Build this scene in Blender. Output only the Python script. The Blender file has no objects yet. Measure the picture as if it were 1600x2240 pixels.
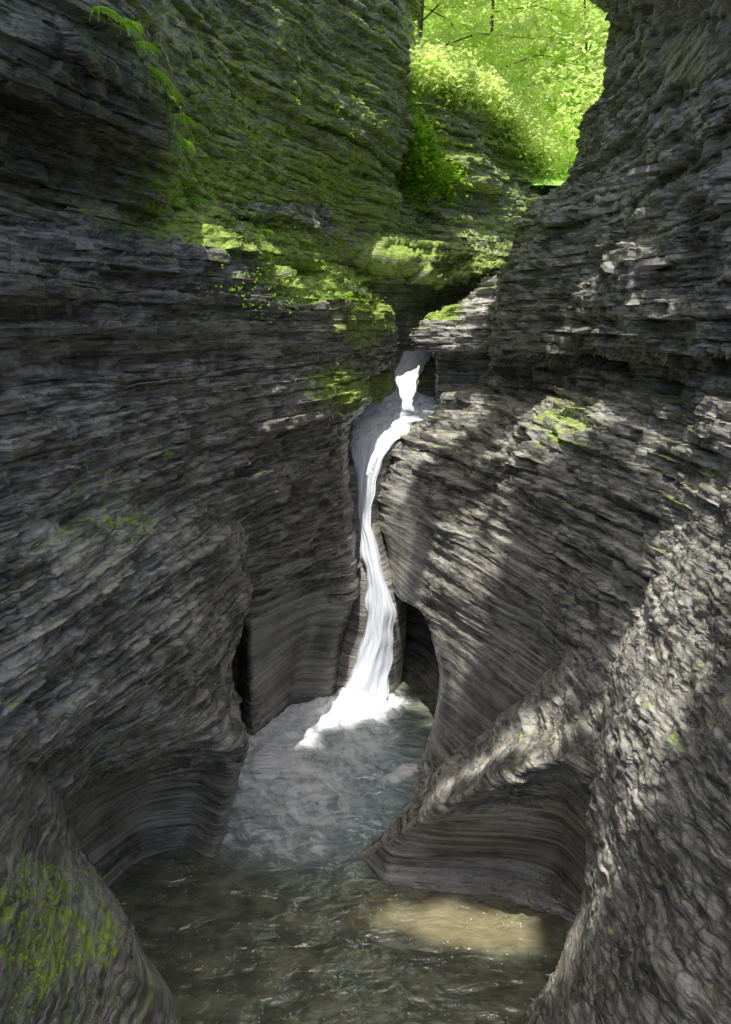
import bpy, math, random
import numpy as np
from mathutils import Vector, Matrix
random.seed(7); rng = np.random.default_rng(7)
C = bpy.context.scene.collection
PI = math.pi
# ------------------------------------------------------------------ camera model
F = 1708.0; TH = math.radians(13.8); H = 6.0
cs, sn = math.cos(TH), math.sin(TH)
def P(px, py, Y):
    px = np.asarray(px, float); py = np.asarray(py, float); Y = np.asarray(Y, float)
    a = (px-800)/F; b = (1120-py)/F
    ry = cs + b*sn; rz = -sn + b*cs
    s = Y/ry
    return np.stack([a*s, Y+0*s, H+rz*s], -1)
def proj(p):
    x, y, z = p[..., 0], p[..., 1], p[..., 2]-H
    d = y*cs - z*sn; u = y*sn + z*cs
    return 800+F*x/d, 1120-F*u/d
# ------------------------------------------------------------------ noise
def _h(i, j, k):
    h = (i.astype(np.uint32)*np.uint32(374761393)) ^ (j.astype(np.uint32)*np.uint32(668265263)) ^ (k.astype(np.uint32)*np.uint32(2246822519))
    h = (h ^ (h >> np.uint32(13)))*np.uint32(1274126177)
    h = h ^ (h >> np.uint32(16))
    return (h & np.uint32(0xffffff)).astype(np.float32)/np.float32(0xffffff)*2-1
def vn(x, y, z):
    x = np.asarray(x, np.float32)+np.float32(1000); y = np.asarray(y, np.float32)+np.float32(1000); z = np.asarray(z, np.float32)+np.float32(1000)
    i = np.floor(x).astype(np.int64); j = np.floor(y).astype(np.int64); k = np.floor(z).astype(np.int64)
    fx = x-i; fy = y-j; fz = z-k
    fx = (fx*fx*(3-2*fx)).astype(np.float32); fy = (fy*fy*(3-2*fy)).astype(np.float32); fz = (fz*fz*(3-2*fz)).astype(np.float32)
    r = 0
    for a in (0, 1):
        for b in (0, 1):
            for c in (0, 1):
                r = r + _h(i+a, j+b, k+c)*(fx if a else 1-fx)*(fy if b else 1-fy)*(fz if c else 1-fz)
    return r
def vn2(x, y, k):    # k integer layer
    x = np.asarray(x, np.float32)+np.float32(1000); y = np.asarray(y, np.float32)+np.float32(1000); k = (k+100000).astype(np.int64)
    i = np.floor(x).astype(np.int64); j = np.floor(y).astype(np.int64)
    fx = x-i; fy = y-j
    fx = fx*fx*(3-2*fx); fy = fy*fy*(3-2*fy)
    r = 0
    for a in (0, 1):
        for b in (0, 1):
            r = r + _h(i+a, j+b, k)*(fx if a else 1-fx)*(fy if b else 1-fy)
    return r
def cell(x, y, z):   # one random value per block: flat chips with sharp edges
    return _h(np.floor(x+1000).astype(np.int64), np.floor(y+1000).astype(np.int64), np.floor(z+1000).astype(np.int64))
# ------------------------------------------------------------------ object helpers
def tag(o, label=None, cat=None, group=None, kind=None):
    if label: o['label'] = label
    if cat: o['category'] = cat
    if group: o['group'] = group
    if kind: o['kind'] = kind
    return o
def mesh_np(name, co, quads, mat, attrs=None, parent=None, smooth=False):
    me = bpy.data.meshes.new(name)
    co = np.ascontiguousarray(co, np.float32).reshape(-1, 3); quads = np.ascontiguousarray(quads, np.int32)
    me.vertices.add(len(co)); me.vertices.foreach_set('co', co.ravel())
    k = quads.shape[1]
    me.loops.add(quads.size); me.loops.foreach_set('vertex_index', quads.ravel())
    me.polygons.add(len(quads)); me.polygons.foreach_set('loop_start', np.arange(0, quads.size, k, dtype=np.int32))
    me.update(calc_edges=True)
    if smooth: me.polygons.foreach_set('use_smooth', np.ones(len(quads), bool))
    for n_, v in (attrs or {}).items():
        a = me.attributes.new(n_, 'FLOAT', 'POINT'); a.data.foreach_set('value', np.ascontiguousarray(v, np.float32).ravel())
    me.materials.append(mat)
    o = bpy.data.objects.new(name, me); C.objects.link(o)
    if parent: o.parent = parent
    return o
def gridquads(nv, nu):
    idx = np.arange(nv*nu).reshape(nv, nu)
    return np.stack([idx[:-1, :-1], idx[:-1, 1:], idx[1:, 1:], idx[1:, :-1]], -1).reshape(-1, 4)
def empty(name, loc):
    o = bpy.data.objects.new(name, None); o.location = loc; o.empty_display_size = .1; C.objects.link(o); return o
# ------------------------------------------------------------------ materials
class NT:
    def __init__(s, name):
        s.m = bpy.data.materials.new(name); s.m.use_nodes = True; s.t = s.m.node_tree; s.t.nodes.clear()
        s.out = s.n('ShaderNodeOutputMaterial')
    def n(s, ty, **kw):
        nd = s.t.nodes.new(ty)
        for k, v in kw.items(): setattr(nd, k, v)
        return nd
    def l(s, a, b): s.t.links.new(a, b)
    def put(s, sock, v):
        if hasattr(v, 'default_value') or hasattr(v, 'links'): s.l(v, sock)
        else: sock.default_value = v
    def math(s, op, a, b=0.0, c=0.0, clamp=False):
        nd = s.n('ShaderNodeMath', operation=op, use_clamp=clamp)
        s.put(nd.inputs[0], a); s.put(nd.inputs[1], b); s.put(nd.inputs[2], c); return nd.outputs[0]
    def mix(s, f, a, b, bt='MIX'):
        nd = s.n('ShaderNodeMixRGB', blend_type=bt); s.put(nd.inputs[0], f); s.put(nd.inputs[1], a); s.put(nd.inputs[2], b); return nd.outputs[0]
    def ramp(s, v, lo, hi, a=0.0, b=1.0):
        nd = s.n('ShaderNodeMapRange', interpolation_type='SMOOTHSTEP'); s.put(nd.inputs[0], v)
        for i, q in zip((1, 2, 3, 4), (lo, hi, a, b)): nd.inputs[i].default_value = q
        return nd.outputs[0]
    def attr(s, n_):
        return s.n('ShaderNodeAttribute', attribute_name=n_).outputs['Fac']
    def pos(s, sc=(1, 1, 1), src=None):
        g = src if src is not None else s.n('ShaderNodeNewGeometry').outputs['Position']
        m = s.n('ShaderNodeVectorMath', operation='MULTIPLY'); s.l(g, m.inputs[0]); m.inputs[1].default_value = sc; return m.outputs[0]
    def rot(s, ang, sc):
        m = s.n('ShaderNodeMapping'); s.l(s.n('ShaderNodeNewGeometry').outputs['Position'], m.inputs[0]); m.inputs['Rotation'].default_value = (0, 0, ang)
        v = s.n('ShaderNodeVectorMath', operation='MULTIPLY'); s.l(m.outputs[0], v.inputs[0]); v.inputs[1].default_value = sc; return v.outputs[0]
    def noise(s, vec, scale, detail=5, rough=.6, dist=0.0):
        nd = s.n('ShaderNodeTexNoise'); s.l(vec, nd.inputs['Vector']); nd.inputs['Scale'].default_value = scale
        nd.inputs['Detail'].default_value = detail; nd.inputs['Roughness'].default_value = rough; nd.inputs['Distortion'].default_value = dist
        return nd.outputs['Fac']
    def vor(s, vec, scale=1.0):
        nd = s.n('ShaderNodeTexVoronoi'); s.l(vec, nd.inputs['Vector']); nd.inputs['Scale'].default_value = scale
        sp = s.n('ShaderNodeSeparateColor'); s.l(nd.outputs['Color'], sp.inputs[0]); return sp.outputs[0]
    def bump(s, h, dist, strength=1.0, normal=None):
        nd = s.n('ShaderNodeBump'); s.l(h, nd.inputs['Height']); nd.inputs['Distance'].default_value = dist; nd.inputs['Strength'].default_value = strength
        if normal is not None: s.l(normal, nd.inputs['Normal'])
        return nd.outputs[0]
def rgb(r, g, b): return (r, g, b, 1)

def rock_material(name, dark, light, warm):
    t = NT(name)
    strata = t.noise(t.pos((.5, .5, 20)), 1.0, 2, .6)
    blot = t.noise(t.pos((1, 1, 1.6)), 1.8, 4, .65)
    chip = t.noise(t.pos((9, 9, 34)), 1.0, 4, .75)
    pl = t.vor(t.pos((3.5, 3.5, 44)))
    smooth = t.attr('smooth')
    v = t.math('ADD', t.math('MULTIPLY', strata, t.math('ADD', .20, t.math('MULTIPLY', smooth, .28))), t.math('MULTIPLY', blot, .42))
    v = t.math('ADD', v, t.math('MULTIPLY', chip, t.math('SUBTRACT', .38, t.math('MULTIPLY', smooth, .28))))
    v = t.math('ADD', v, t.math('MULTIPLY', t.math('SUBTRACT', pl, .5), t.math('SUBTRACT', .14, t.math('MULTIPLY', smooth, .12))))
    base = t.mix(t.ramp(v, .38, .63), dark, light)
    base = t.mix(t.math('MULTIPLY', t.ramp(t.noise(t.pos(), 4.5, 3, .7), .50, .72), .45), base, warm)
    ck = t.noise(t.pos((.5, .5, 7)), 1.0, 3, .6)
    crack_shade = t.ramp(t.math('ABSOLUTE', t.math('SUBTRACT', ck, .5)), .0, .016, 1, 0)
    base = t.mix(t.math('MULTIPLY', crack_shade, .7), base, rgb(.02, .02, .018))  # crevice shade drawn into the colour as thin dark lines
    wet_shade = t.attr('wet_shade')
    base = t.mix(t.math('MULTIPLY', wet_shade, .76), base, rgb(.022, .022, .020), 'MIX')  # near-black tint for damp, and for shade painted into recesses and overhangs
    nz = t.n('ShaderNodeSeparateXYZ'); t.l(t.n('ShaderNodeNewGeometry').outputs['Normal'], nz.inputs[0])
    up = t.math('MAXIMUM', nz.outputs['Z'], 0.0)
    mn = t.noise(t.pos((1, 1, 2.2)), 5.0, 6, .78)
    mm = t.math('ADD', t.math('ADD', t.attr('moss'), t.math('MULTIPLY', t.math('SUBTRACT', mn, .5), 3.2)), t.math('MULTIPLY', up, .45))
    mask = t.ramp(mm, .46, .86)
    mcol = t.mix(t.ramp(chip, .33, .62), rgb(.10, .16, .02), rgb(.46, .64, .06))
    base = t.mix(t.math('MULTIPLY', mask, .86), base, mcol)
    pr = t.n('ShaderNodeBsdfPrincipled')
    t.l(base, pr.inputs['Base Color'])
    ro = t.math('SUBTRACT', .40, t.math('MULTIPLY', wet_shade, .18)); ro = t.math('ADD', ro, t.math('MULTIPLY', mask, .5), clamp=True)
    t.l(ro, pr.inputs['Roughness']); pr.inputs['Specular IOR Level'].default_value = .9
    b1 = t.bump(pl, .008, .8)
    b3 = t.bump(chip, .018, .9, b1)
    t.l(b3, pr.inputs['Normal']); t.l(pr.outputs[0], t.out.inputs[0])
    return t.m
ROCK = rock_material('shale_rock', rgb(.095, .094, .084), rgb(.62, .60, .54), rgb(.46, .40, .29))
ROCKG = rock_material('damp_green_shale', rgb(.12, .13, .08), rgb(.54, .56, .42), rgb(.35, .37, .17))

def leaf_material(name, a, b, tr=.5, clump=.5):
    t = NT(name)
    g = t.n('ShaderNodeNewGeometry')
    col = t.mix(g.outputs['Random Per Island'], a, b)
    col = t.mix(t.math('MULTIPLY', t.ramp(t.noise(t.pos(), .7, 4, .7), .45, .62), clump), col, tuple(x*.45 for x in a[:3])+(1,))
    d = t.n('ShaderNodeBsdfDiffuse'); t.l(col, d.inputs['Color'])
    tl = t.n('ShaderNodeBsdfTranslucent'); t.l(t.mix(.4, col, b), tl.inputs[0])
    m = t.n('ShaderNodeMixShader'); m.inputs[0].default_value = tr
    t.l(d.outputs[0], m.inputs[1]); t.l(tl.outputs[0], m.inputs[2]); t.l(m.outputs[0], t.out.inputs[0])
    return t.m
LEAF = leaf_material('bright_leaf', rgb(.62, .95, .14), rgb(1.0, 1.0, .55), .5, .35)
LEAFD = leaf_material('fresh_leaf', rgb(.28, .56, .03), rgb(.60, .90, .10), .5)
SHADE_CANOPY = leaf_material('shade_canopy_leaf', rgb(.36, .54, .17), rgb(.62, .82, .32), .6, .1)
DRY = leaf_material('dry_leaf', rgb(.36, .20, .09), rgb(.55, .42, .26), .2)
def simple(name, col, rough=.8, bsc=20, bd=.01):
    t = NT(name); pr = t.n('ShaderNodeBsdfPrincipled')
    nn = t.noise(t.pos(), bsc, 4, .7)
    t.l(t.mix(t.ramp(nn, .3, .7), tuple(c*.55 for c in col)+(1,), tuple(c*1.3 for c in col)+(1,)), pr.inputs['Base Color'])
    pr.inputs['Roughness'].default_value = rough; t.l(t.bump(nn, bd), pr.inputs['Normal']); t.l(pr.outputs[0], t.out.inputs[0]); return t.m
BARK = simple('bark', (.16, .13, .10), .9, 9, .03)
SLAB = simple('slab_rock', (.36, .35, .32), .6, 14, .01)
HILL = simple('forest_floor', (.34, .62, .09), .95, 1.5, .1)

def water_material():
    t = NT('pool_water_surface')
    w = t.noise(t.pos((2.0, 3.6, 1)), 1.0, 2, .5, .6)
    w2 = t.noise(t.pos((9, 15, 1)), 1.0, 2, .5, .4)
    bed = t.mix(t.ramp(t.noise(t.pos((1, 1.3, 1)), 3.0, 4, .65), .38, .66), rgb(.105, .118, .082), rgb(.23, .24, .165))
    bed = t.mix(t.attr('sunlit_sand'), bed, rgb(.36, .29, .15))  # sandy bottom, its colour lightened where sun glows through the water
    bed = t.mix(t.math('MULTIPLY', t.attr('churn'), .85), bed, rgb(.33, .43, .46))
    fo = t.attr('foam')
    f1 = t.noise(t.rot(math.radians(-35), (4.6, 2.6, 1)), 1.0, 8, .74, .7)
    fm = t.math('ADD', fo, t.math('MULTIPLY', t.math('SUBTRACT', f1, .5), 3.0))
    mask = t.ramp(fm, .0, 1.0)
    vo = t.n('ShaderNodeTexVoronoi'); t.l(t.pos((1, 1, 0)), vo.inputs['Vector']); vo.inputs['Scale'].default_value = 15
    sp = t.math('MULTIPLY', t.ramp(vo.outputs['Distance'], .07, .15, 1, 0), t.ramp(t.noise(t.pos(), 1.8, 2, .6), .46, .56))
    mask = t.math('MAXIMUM', t.math('MULTIPLY', mask, t.ramp(fo, .0, .3)), t.math('MULTIPLY', sp, .7))
    col = t.mix(mask, bed, rgb(.97, .99, 1.0))
    pr = t.n('ShaderNodeBsdfPrincipled'); t.l(col, pr.inputs['Base Color'])
    t.l(t.math('ADD', .03, t.math('MULTIPLY', mask, .6)), pr.inputs['Roughness']); pr.inputs['IOR'].default_value = 1.6; pr.inputs['Specular IOR Level'].default_value = 1.0
    b = t.bump(w, .14, .9); b = t.bump(w2, .022, .9, b); b = t.bump(mask, .02, .4, b)
    t.l(b, pr.inputs['Normal']); t.l(pr.outputs[0], t.out.inputs[0]); return t.m
WATER = water_material()
def fall_material():
    t = NT('falling_water')
    uv = t.n('ShaderNodeCombineXYZ'); t.l(t.attr('fu'), uv.inputs[0]); t.l(t.attr('fv'), uv.inputs[1])
    s = t.noise(t.pos((9, 1.2, 1), uv.outputs[0]), 1.0, 5, .66, .3)
    s2 = t.noise(t.pos((26, 3, 1), uv.outputs[0]), 1.0, 3, .6, .2)
    e = t.attr('edge')
    q = t.math('ADD', t.math('MULTIPLY', s, .6), t.math('MULTIPLY', s2, .4))
    col = t.mix(t.ramp(q, .34, .60), rgb(.58, .65, .78), rgb(.92, .95, 1.0))
    pr = t.n('ShaderNodeBsdfDiffuse'); t.l(col, pr.inputs['Color'])
    t.l(t.bump(q, .02, .6), pr.inputs['Normal'])
    a = t.ramp(t.math('ADD', e, t.math('MULTIPLY', t.math('SUBTRACT', q, .5), 2.6)), .1, .7)
    tr = t.n('ShaderNodeBsdfTransparent'); m = t.n('ShaderNodeMixShader'); t.l(a, m.inputs[0]); t.l(tr.outputs[0], m.inputs[1]); t.l(pr.outputs[0], m.inputs[2])
    t.l(m.outputs[0], t.out.inputs[0]); return t.m
FALL = fall_material()
# ------------------------------------------------------------------ rock sheets
def interp(G, wv, axis, dens):
    G = np.moveaxis(G, axis, 0); n = len(G)
    ts = []
    for i in range(n-1):
        k = max(2, int(wv[i]*dens)); ts += list(i+np.arange(k)/k)
    ts.append(n-1-1e-9); ts = np.array(ts)
    i = np.floor(ts).astype(int); f = (ts-i).reshape((-1,)+(1,)*(G.ndim-1))
    p1 = G[i]; p2 = G[i+1]; p0 = G[np.maximum(i-1, 0)]; p3 = G[np.minimum(i+2, n-1)]
    m1 = (p2-p0)*.36; m2 = (p3-p1)*.36
    r = (2*f**3-3*f**2+1)*p1+(f**3-2*f**2+f)*m1+(-2*f**3+3*f**2)*p2+(f**3-f**2)*m2
    return np.moveaxis(r, 0, axis)
def blob(px, py, base, blobs):
    a = np.full(px.shape, float(base))
    for b in blobs:
        cx, cy, rx, ry, v = b[:5]; ang = math.radians(b[5]) if len(b) > 5 else 0
        dx = px-cx; dy = py-cy
        u = (dx*math.cos(ang)+dy*math.sin(ang))/rx; w = (-dx*math.sin(ang)+dy*math.cos(ang))/ry
        k = np.clip(1.5-np.sqrt(u*u+w*w), 0, 1); k = k*k*(3-2*k)
        a = a*(1-k)+v*k
    return a
SH = {}
def sheet(name, rows, label, mat, rough=1, wet_shade=0, moss=0, rb=(), wb=(), mb=(), sb=(), dens=.55, amp=1.0, seed=0, big=1.0, chaos=0.0, lay=1.0, step=0.0):
    G3 = np.array(rows, float)
    W = P(G3[..., 0], G3[..., 1], G3[..., 2])
    G = np.concatenate([W, G3[..., :2]], -1)
    def wts(ax):
        d = np.diff(G, axis=ax)
        dpx = np.linalg.norm(d[..., 3:5], axis=-1)
        d3 = np.linalg.norm(d[..., :3], axis=-1)
        Ym = G3[..., 2]; Ym = (Ym[1:]+Ym[:-1])/2 if ax == 0 else (Ym[:, 1:]+Ym[:, :-1])/2
        e = np.maximum(dpx, d3*F/Ym*.3)
        return e.max(axis=1-ax)*.5+e.mean(axis=1-ax)*.5
    w0, w1 = wts(0), wts(1)
    A = interp(G, w0, 0, dens*1.12); A = interp(A, w1, 1, dens*.75)
    p = A[..., :3]; px = A[..., 3]; py = A[..., 4]
    du = np.gradient(p, axis=1); dv = np.gradient(p, axis=0)
    n = np.cross(du, dv); n /= np.linalg.norm(n, axis=-1, keepdims=True)+1e-9
    if (n*(np.array([0, 0, H])-p)).sum(-1).mean() < 0: n = -n
    hn = n.copy(); hn[..., 2] *= .35; hn /= np.linalg.norm(hn, axis=-1, keepdims=True)+1e-6
    x, y, z = p[..., 0], p[..., 1], p[..., 2]
    R = blob(px, py, rough, rb); ST = blob(px, py, step, sb)
    wx = .08*vn(x*3, y*3, z*6+5); wy = .08*vn(x*3+9, y*3, z*6)
    zz = z+.02*vn(x*.4, y*.4, z*.3)+.01*x+chaos*.03*vn(x*1.6, y*1.6, z*1.6)+.004*vn(x*6, y*6, z*0)
    d = big*(.3+.7*R)*(.09*vn(x*.8, y*.8, z*.8+seed)+.035*vn(x*2.1, y*2.1, z*2.1+seed))
    h = 0
    sw = np.clip(R*1.6, 0, 1)
    for q, (t_, a_, fq) in enumerate(((.42, .090, .6), (.16, .070, 1.3), (.07, .044, 2.6), (.034, .020, 5.5))):
        k = np.floor(zz/t_+.03*vn(x*1.1, y*1.1, z*0+q*5.3+seed)).astype(np.int64)
        sm = np.tanh(3.5*vn2(x*fq, y*fq, k*7+q*1000))
        ce = cell((x+wx)*fq*1.0+k*.37, (y+wy)*fq*1.0, k*3.0+q*50+.5)
        gap = (_h(k*0+3, k*0+q, k) > .60)*(-1.0)*(.5+.5*np.tanh(4*vn2(x*.5, y*.5, k*5+q)))
        h = h+a_*(sm*.45+ce*.75*sw+gap*1.15*sw)*lay+a_*.4*vn2(x*.12, y*.12, k*13+q*771)*lay
    kb = np.floor((zz+.1*vn(x*.5, y*.5, z*0+seed))/.62).astype(np.int64)
    h2 = ST*(np.tanh(3*vn2(x*.45, y*.45, kb*11+5))+.5*cell((x+wx)*.6, (y+wy)*.6, kb*3.+.5))
    sh = .018*cell((x+wx)*5, (y+wy)*5, (z+wx*.2)*24)+.010*cell((x+wy)*12, (y+wx)*12, z*50)
    pit = .045*vn(x*4.3, y*4.3, z*4.3)-.05*np.abs(vn(x*8, y*8, z*9))+.028*vn(x*17, y*17, z*20)+.02*cell((x+wx)*9, (y+wy)*9, (z+wx)*14)
    ch = .012*vn(x*8, y*8, z*18)+chaos*pit+sh*.35
    d = d+amp*(R*h+R*ch)+h2
    q = p+hn*d[..., None]
    for t_, s_ in ((.15, .8), (.05, .6)):
        zf = q[..., 2]/t_+.08*vn(x*1.3, y*1.3, z*0+seed+t_*50); f = zf-np.floor(zf); s = np.clip((f-.3)/.4, 0, 1)
        q[..., 2] += t_*(s-f)*s_*np.clip(R, 0, 1)*amp*lay
    at = {'wet_shade': blob(px, py, wet_shade, wb), 'moss': blob(px, py, moss, mb), 'smooth': np.clip(1.25-R*2, 0, 1)}
    o = mesh_np(name, q, gridquads(*px.shape), mat, at)
    tag(o, label, 'cliff', kind='structure')
    SH[name] = (px.ravel(), py.ravel(), q.reshape(-1, 3), n.reshape(-1, 3))
    return o
def on(name, px, py):
    a, b, q, n = SH[name]; i = int(np.argmin((a-px)**2+(b-py)**2)); return Vector(q[i]), Vector(n[i])
def rws(*r):
    return [[(c[0], py, c[1]) for c in cols] for py, cols in r]

sheet('cliff_upper_left', rws(
 (-160, [(-250, 4.6), (0, 5.6), (220, 7.0), (290, 8.8), (450, 11), (650, 14), (866, 18), (900, 23)]),
 (-20, [(-250, 4.6), (0, 5.6), (250, 7.0), (310, 8.8), (450, 11), (650, 14), (868, 18), (900, 23)]),
 (100, [(-250, 4.6), (0, 5.6), (290, 7.2), (340, 9.0), (470, 11), (660, 14), (872, 18), (900, 23)]),
 (250, [(-250, 4.7), (0, 5.8), (340, 7.8), (380, 9.4), (490, 11.2), (670, 14), (870, 18), (895, 23)]),
 (380, [(-250, 4.9), (0, 6.0), (350, 8.2), (400, 9.8), (520, 11.5), (690, 14.3), (865, 18.3), (890, 23)]),
 (480, [(-250, 5.0), (0, 6.1), (330, 8.4), (430, 10.2), (560, 12), (720, 15), (870, 18.8), (900, 23)]),
 (620, [(-250, 5.3), (0, 6.5), (300, 8.9), (450, 10.9), (580, 12.9), (740, 16), (880, 19.5), (910, 23)])),
 'tall mossy shale cliff at the upper left with ferns along its dark near edge', ROCKG,
 rough=.8, wet_shade=.0, moss=.55, wb=[(130, 250, 190, 240, .95)], mb=[(100, 260, 190, 300, -.2), (560, 400, 260, 90, .85), (640, 180, 220, 160, .65)], dens=.52, amp=.95, seed=3, chaos=.3, step=.12, big=.7)  # dark blob paints the shade of the near overhang

sheet('cliff_left', rws(
 (400, [(-250, 5.8), (0, 6.8), (200, 8.3), (400, 10.4), (520, 12.3), (600, 13.7), (700, 15.6), (760, 18)]),
 (470, [(-250, 4.9), (0, 5.9), (200, 7.2), (420, 9.4), (540, 11.2), (620, 12.6), (720, 14.8), (770, 18)]),
 (560, [(-250, 4.4), (0, 5.4), (200, 6.5), (430, 8.5), (560, 10.2), (650, 11.8), (745, 14.4), (760, 17.5)]),
 (640, [(-250, 4.2), (0, 5.1), (200, 6.3), (430, 8.2), (580, 9.8), (690, 11.2), (825, 14.6), (835, 17.5)]),
 (690, [(-250, 4.3), (0, 5.2), (200, 6.4), (430, 8.3), (600, 9.9), (710, 11.2), (860, 14.8), (850, 17.5)]),
 (720, [(-250, 4.1), (0, 5.0), (200, 6.2), (430, 8.1), (600, 9.8), (710, 11.1), (866, 14.8), (850, 17.5)]),
 (795, [(-250, 4.2), (0, 5.1), (200, 6.3), (430, 8.2), (600, 9.9), (710, 11.2), (862, 14.9), (856, 17.5)]),
 (830, [(-250, 4.2), (0, 5.1), (200, 6.2), (430, 8.1), (600, 9.8), (700, 10.9), (800, 13.2), (790, 16)]),
 (890, [(-250, 4.2), (0, 5.1), (200, 6.2), (430, 8.1), (600, 9.8), (700, 10.9), (795, 12.8), (775, 15)]),
 (940, [(-250, 4.1), (0, 5.0), (200, 6.1), (430, 8.0), (600, 9.7), (690, 10.8), (760, 12.2), (745, 15)]),
 (1100, [(-250, 4.0), (0, 4.9), (200, 6.0), (430, 7.9), (600, 9.7), (700, 11), (768, 12.2), (755, 15)]),
 (1180, [(-250, 4.0), (0, 4.9), (200, 6.0), (430, 8.0), (560, 9.5), (690, 11), (780, 12.1), (768, 15)]),
 (1300, [(-250, 4.6), (0, 5.6), (200, 6.8), (470, 9.8), (556, 10.2), (690, 11.5), (780, 12.0), (770, 15)]),
 (1400, [(-250, 5.0), (0, 6.0), (200, 7.2), (505, 11.0), (550, 10.4), (670, 11.8), (750, 11.95), (760, 15)]),
 (1530, [(-250, 5.0), (0, 6.0), (200, 7.2), (505, 11.0), (552, 10.4), (640, 11.45), (735, 11.7), (765, 14)]),
 (1660, [(-250, 5.0), (0, 6.0), (200, 7.2), (505, 11.0), (560, 10.5), (640, 11.3), (735, 11.6), (765, 14)])),
 'long layered shale cliff on the left running back to the waterfall slot', ROCK,
 rough=.8, wet_shade=.25, moss=-.1, rb=[(640, 1430, 130, 150, .12), (300, 740, 480, 40, .45), (780, 1100, 40, 260, .4)],
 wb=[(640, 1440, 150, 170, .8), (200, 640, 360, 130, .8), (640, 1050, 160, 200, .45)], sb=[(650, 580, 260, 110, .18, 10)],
 mb=[(560, 520, 340, 60, .9, 14), (800, 690, 70, 80, .9), (740, 850, 70, 60, .8), (230, 1100, 120, 80, .25), (300, 450, 120, 40, .6), (700, 600, 120, 60, .85)], dens=.58, seed=11, chaos=.08, big=.45)

sheet('cliff_near_left', [
 [(-250, 1060, 4.6), (0, 1060, 5.5), (150, 1060, 6.3), (280, 1060, 7.1), (380, 1060, 7.8), (450, 1060, 8.6), (520, 1060, 9.4), (560, 1060, 10.5)],
 [(-250, 1180, 3.9), (0, 1180, 4.75), (150, 1180, 5.4), (280, 1180, 6.2), (380, 1180, 6.95), (450, 1180, 7.6), (528, 1180, 8.7), (540, 1180, 10.5)],
 [(-250, 1300, 3.7), (0, 1300, 4.5), (150, 1300, 5.1), (280, 1300, 5.9), (380, 1300, 6.7), (450, 1300, 7.4), (530, 1300, 8.5), (540, 1300, 10.5)],
 [(-250, 1450, 3.5), (0, 1450, 4.3), (150, 1460, 4.9), (270, 1450, 5.7), (380, 1450, 6.5), (440, 1450, 7.1), (490, 1450, 8.1), (500, 1450, 10.5)],
 [(-250, 1550, 3.4), (0, 1570, 4.2), (140, 1620, 5.0), (240, 1590, 5.65), (360, 1560, 6.4), (450, 1545, 7.1), (502, 1560, 7.8), (510, 1560, 10)],
 [(-250, 1615, 3.4), (0, 1640, 4.2), (132, 1735, 5.3), (205, 1675, 5.95), (335, 1625, 6.6), (450, 1600, 7.15), (524, 1635, 7.7), (525, 1635, 10)],
 [(-250, 1650, 3.7), (0, 1680, 4.5), (140, 1768, 5.9), (215, 1706, 6.6), (342, 1652, 7.25), (452, 1630, 7.6), (522, 1665, 7.75), (525, 1665, 10)],
 [(-250, 1740, 4.0), (0, 1760, 4.9), (120, 1820, 6.3), (190, 1775, 7.0), (310, 1740, 7.8), (425, 1730, 8.0), (508, 1740, 7.85), (515, 1740, 10)],
 [(-250, 1850, 4.5), (0, 1850, 5.2), (130, 1880, 6.6), (195, 1865, 7.2), (305, 1850, 7.8), (405, 1845, 7.95), (482, 1850, 7.85), (490, 1850, 10)],
 [(-250, 1960, 5), (0, 1960, 5.8), (130, 1960, 6.6), (200, 1960, 7.1), (300, 1960, 7.5), (400, 1960, 7.65), (468, 1960, 7.75), (480, 1960, 10)],
 [(-250, 2060, 5), (0, 2060, 5.8), (130, 2060, 6.6), (200, 2060, 7.0), (300, 2060, 7.3), (400, 2060, 7.4), (468, 2060, 7.5), (480, 2060, 10)]],
 'rough near-left rock buttress with a smooth water-carved scoop at its foot', ROCK,
 rough=.9, wet_shade=.08, moss=-.1, rb=[(325, 1830, 190, 135, .07), (485, 1790, 60, 120, .12)], wb=[(320, 1930, 200, 60, .3), (480, 1300, 60, 200, .35)],
 mb=[(230, 1120, 120, 80, .25)], dens=.62, amp=.75, seed=21, chaos=.35, lay=.95, big=.35)

sheet('rock_foreground_left', rws(
 (1540, [(-250, 3.9), (-100, 4.4), (0, 4.8), (50, 5.2), (90, 5.6), (100, 6.8)]),
 (1640, [(-250, 3.3), (-100, 3.8), (0, 4.2), (60, 4.6), (105, 5.1), (125, 6.5)]),
 (1760, [(-250, 3.1), (-100, 3.6), (0, 4.1), (80, 4.6), (145, 5.3), (150, 6.8)]),
 (1860, [(-250, 3.0), (-100, 3.5), (20, 4.1), (110, 4.7), (178, 5.4), (185, 7)]),
 (1960, [(-250, 2.9), (-100, 3.4), (50, 4.0), (170, 4.7), (242, 5.3), (235, 7)]),
 (2080, [(-250, 2.8), (-100, 3.2), (80, 3.9), (220, 4.5), (308, 5.1), (290, 7)]),
 (2170, [(-250, 2.6), (-100, 3.1), (100, 3.8), (260, 4.4), (368, 4.9), (350, 6.5)]),
 (2300, [(-250, 2.5), (-100, 3.0), (100, 3.6), (290, 4.2), (412, 4.7), (390, 6.3)]),
 (2420, [(-250, 2.4), (-100, 2.8), (100, 3.4), (290, 3.9), (412, 4.3), (390, 6.0)])),
 'rounded foreground rock at the lower left patched with green moss', ROCK,
 rough=.5, wet_shade=.3, moss=.12, rb=[(340, 2140, 40, 120, .2)], mb=[(70, 2050, 110, 170, .5), (200, 2060, 60, 70, .5), (40, 1800, 60, 100, .25)], dens=.62, amp=.65, seed=31, big=1.0, chaos=1.1, lay=.2)

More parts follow.
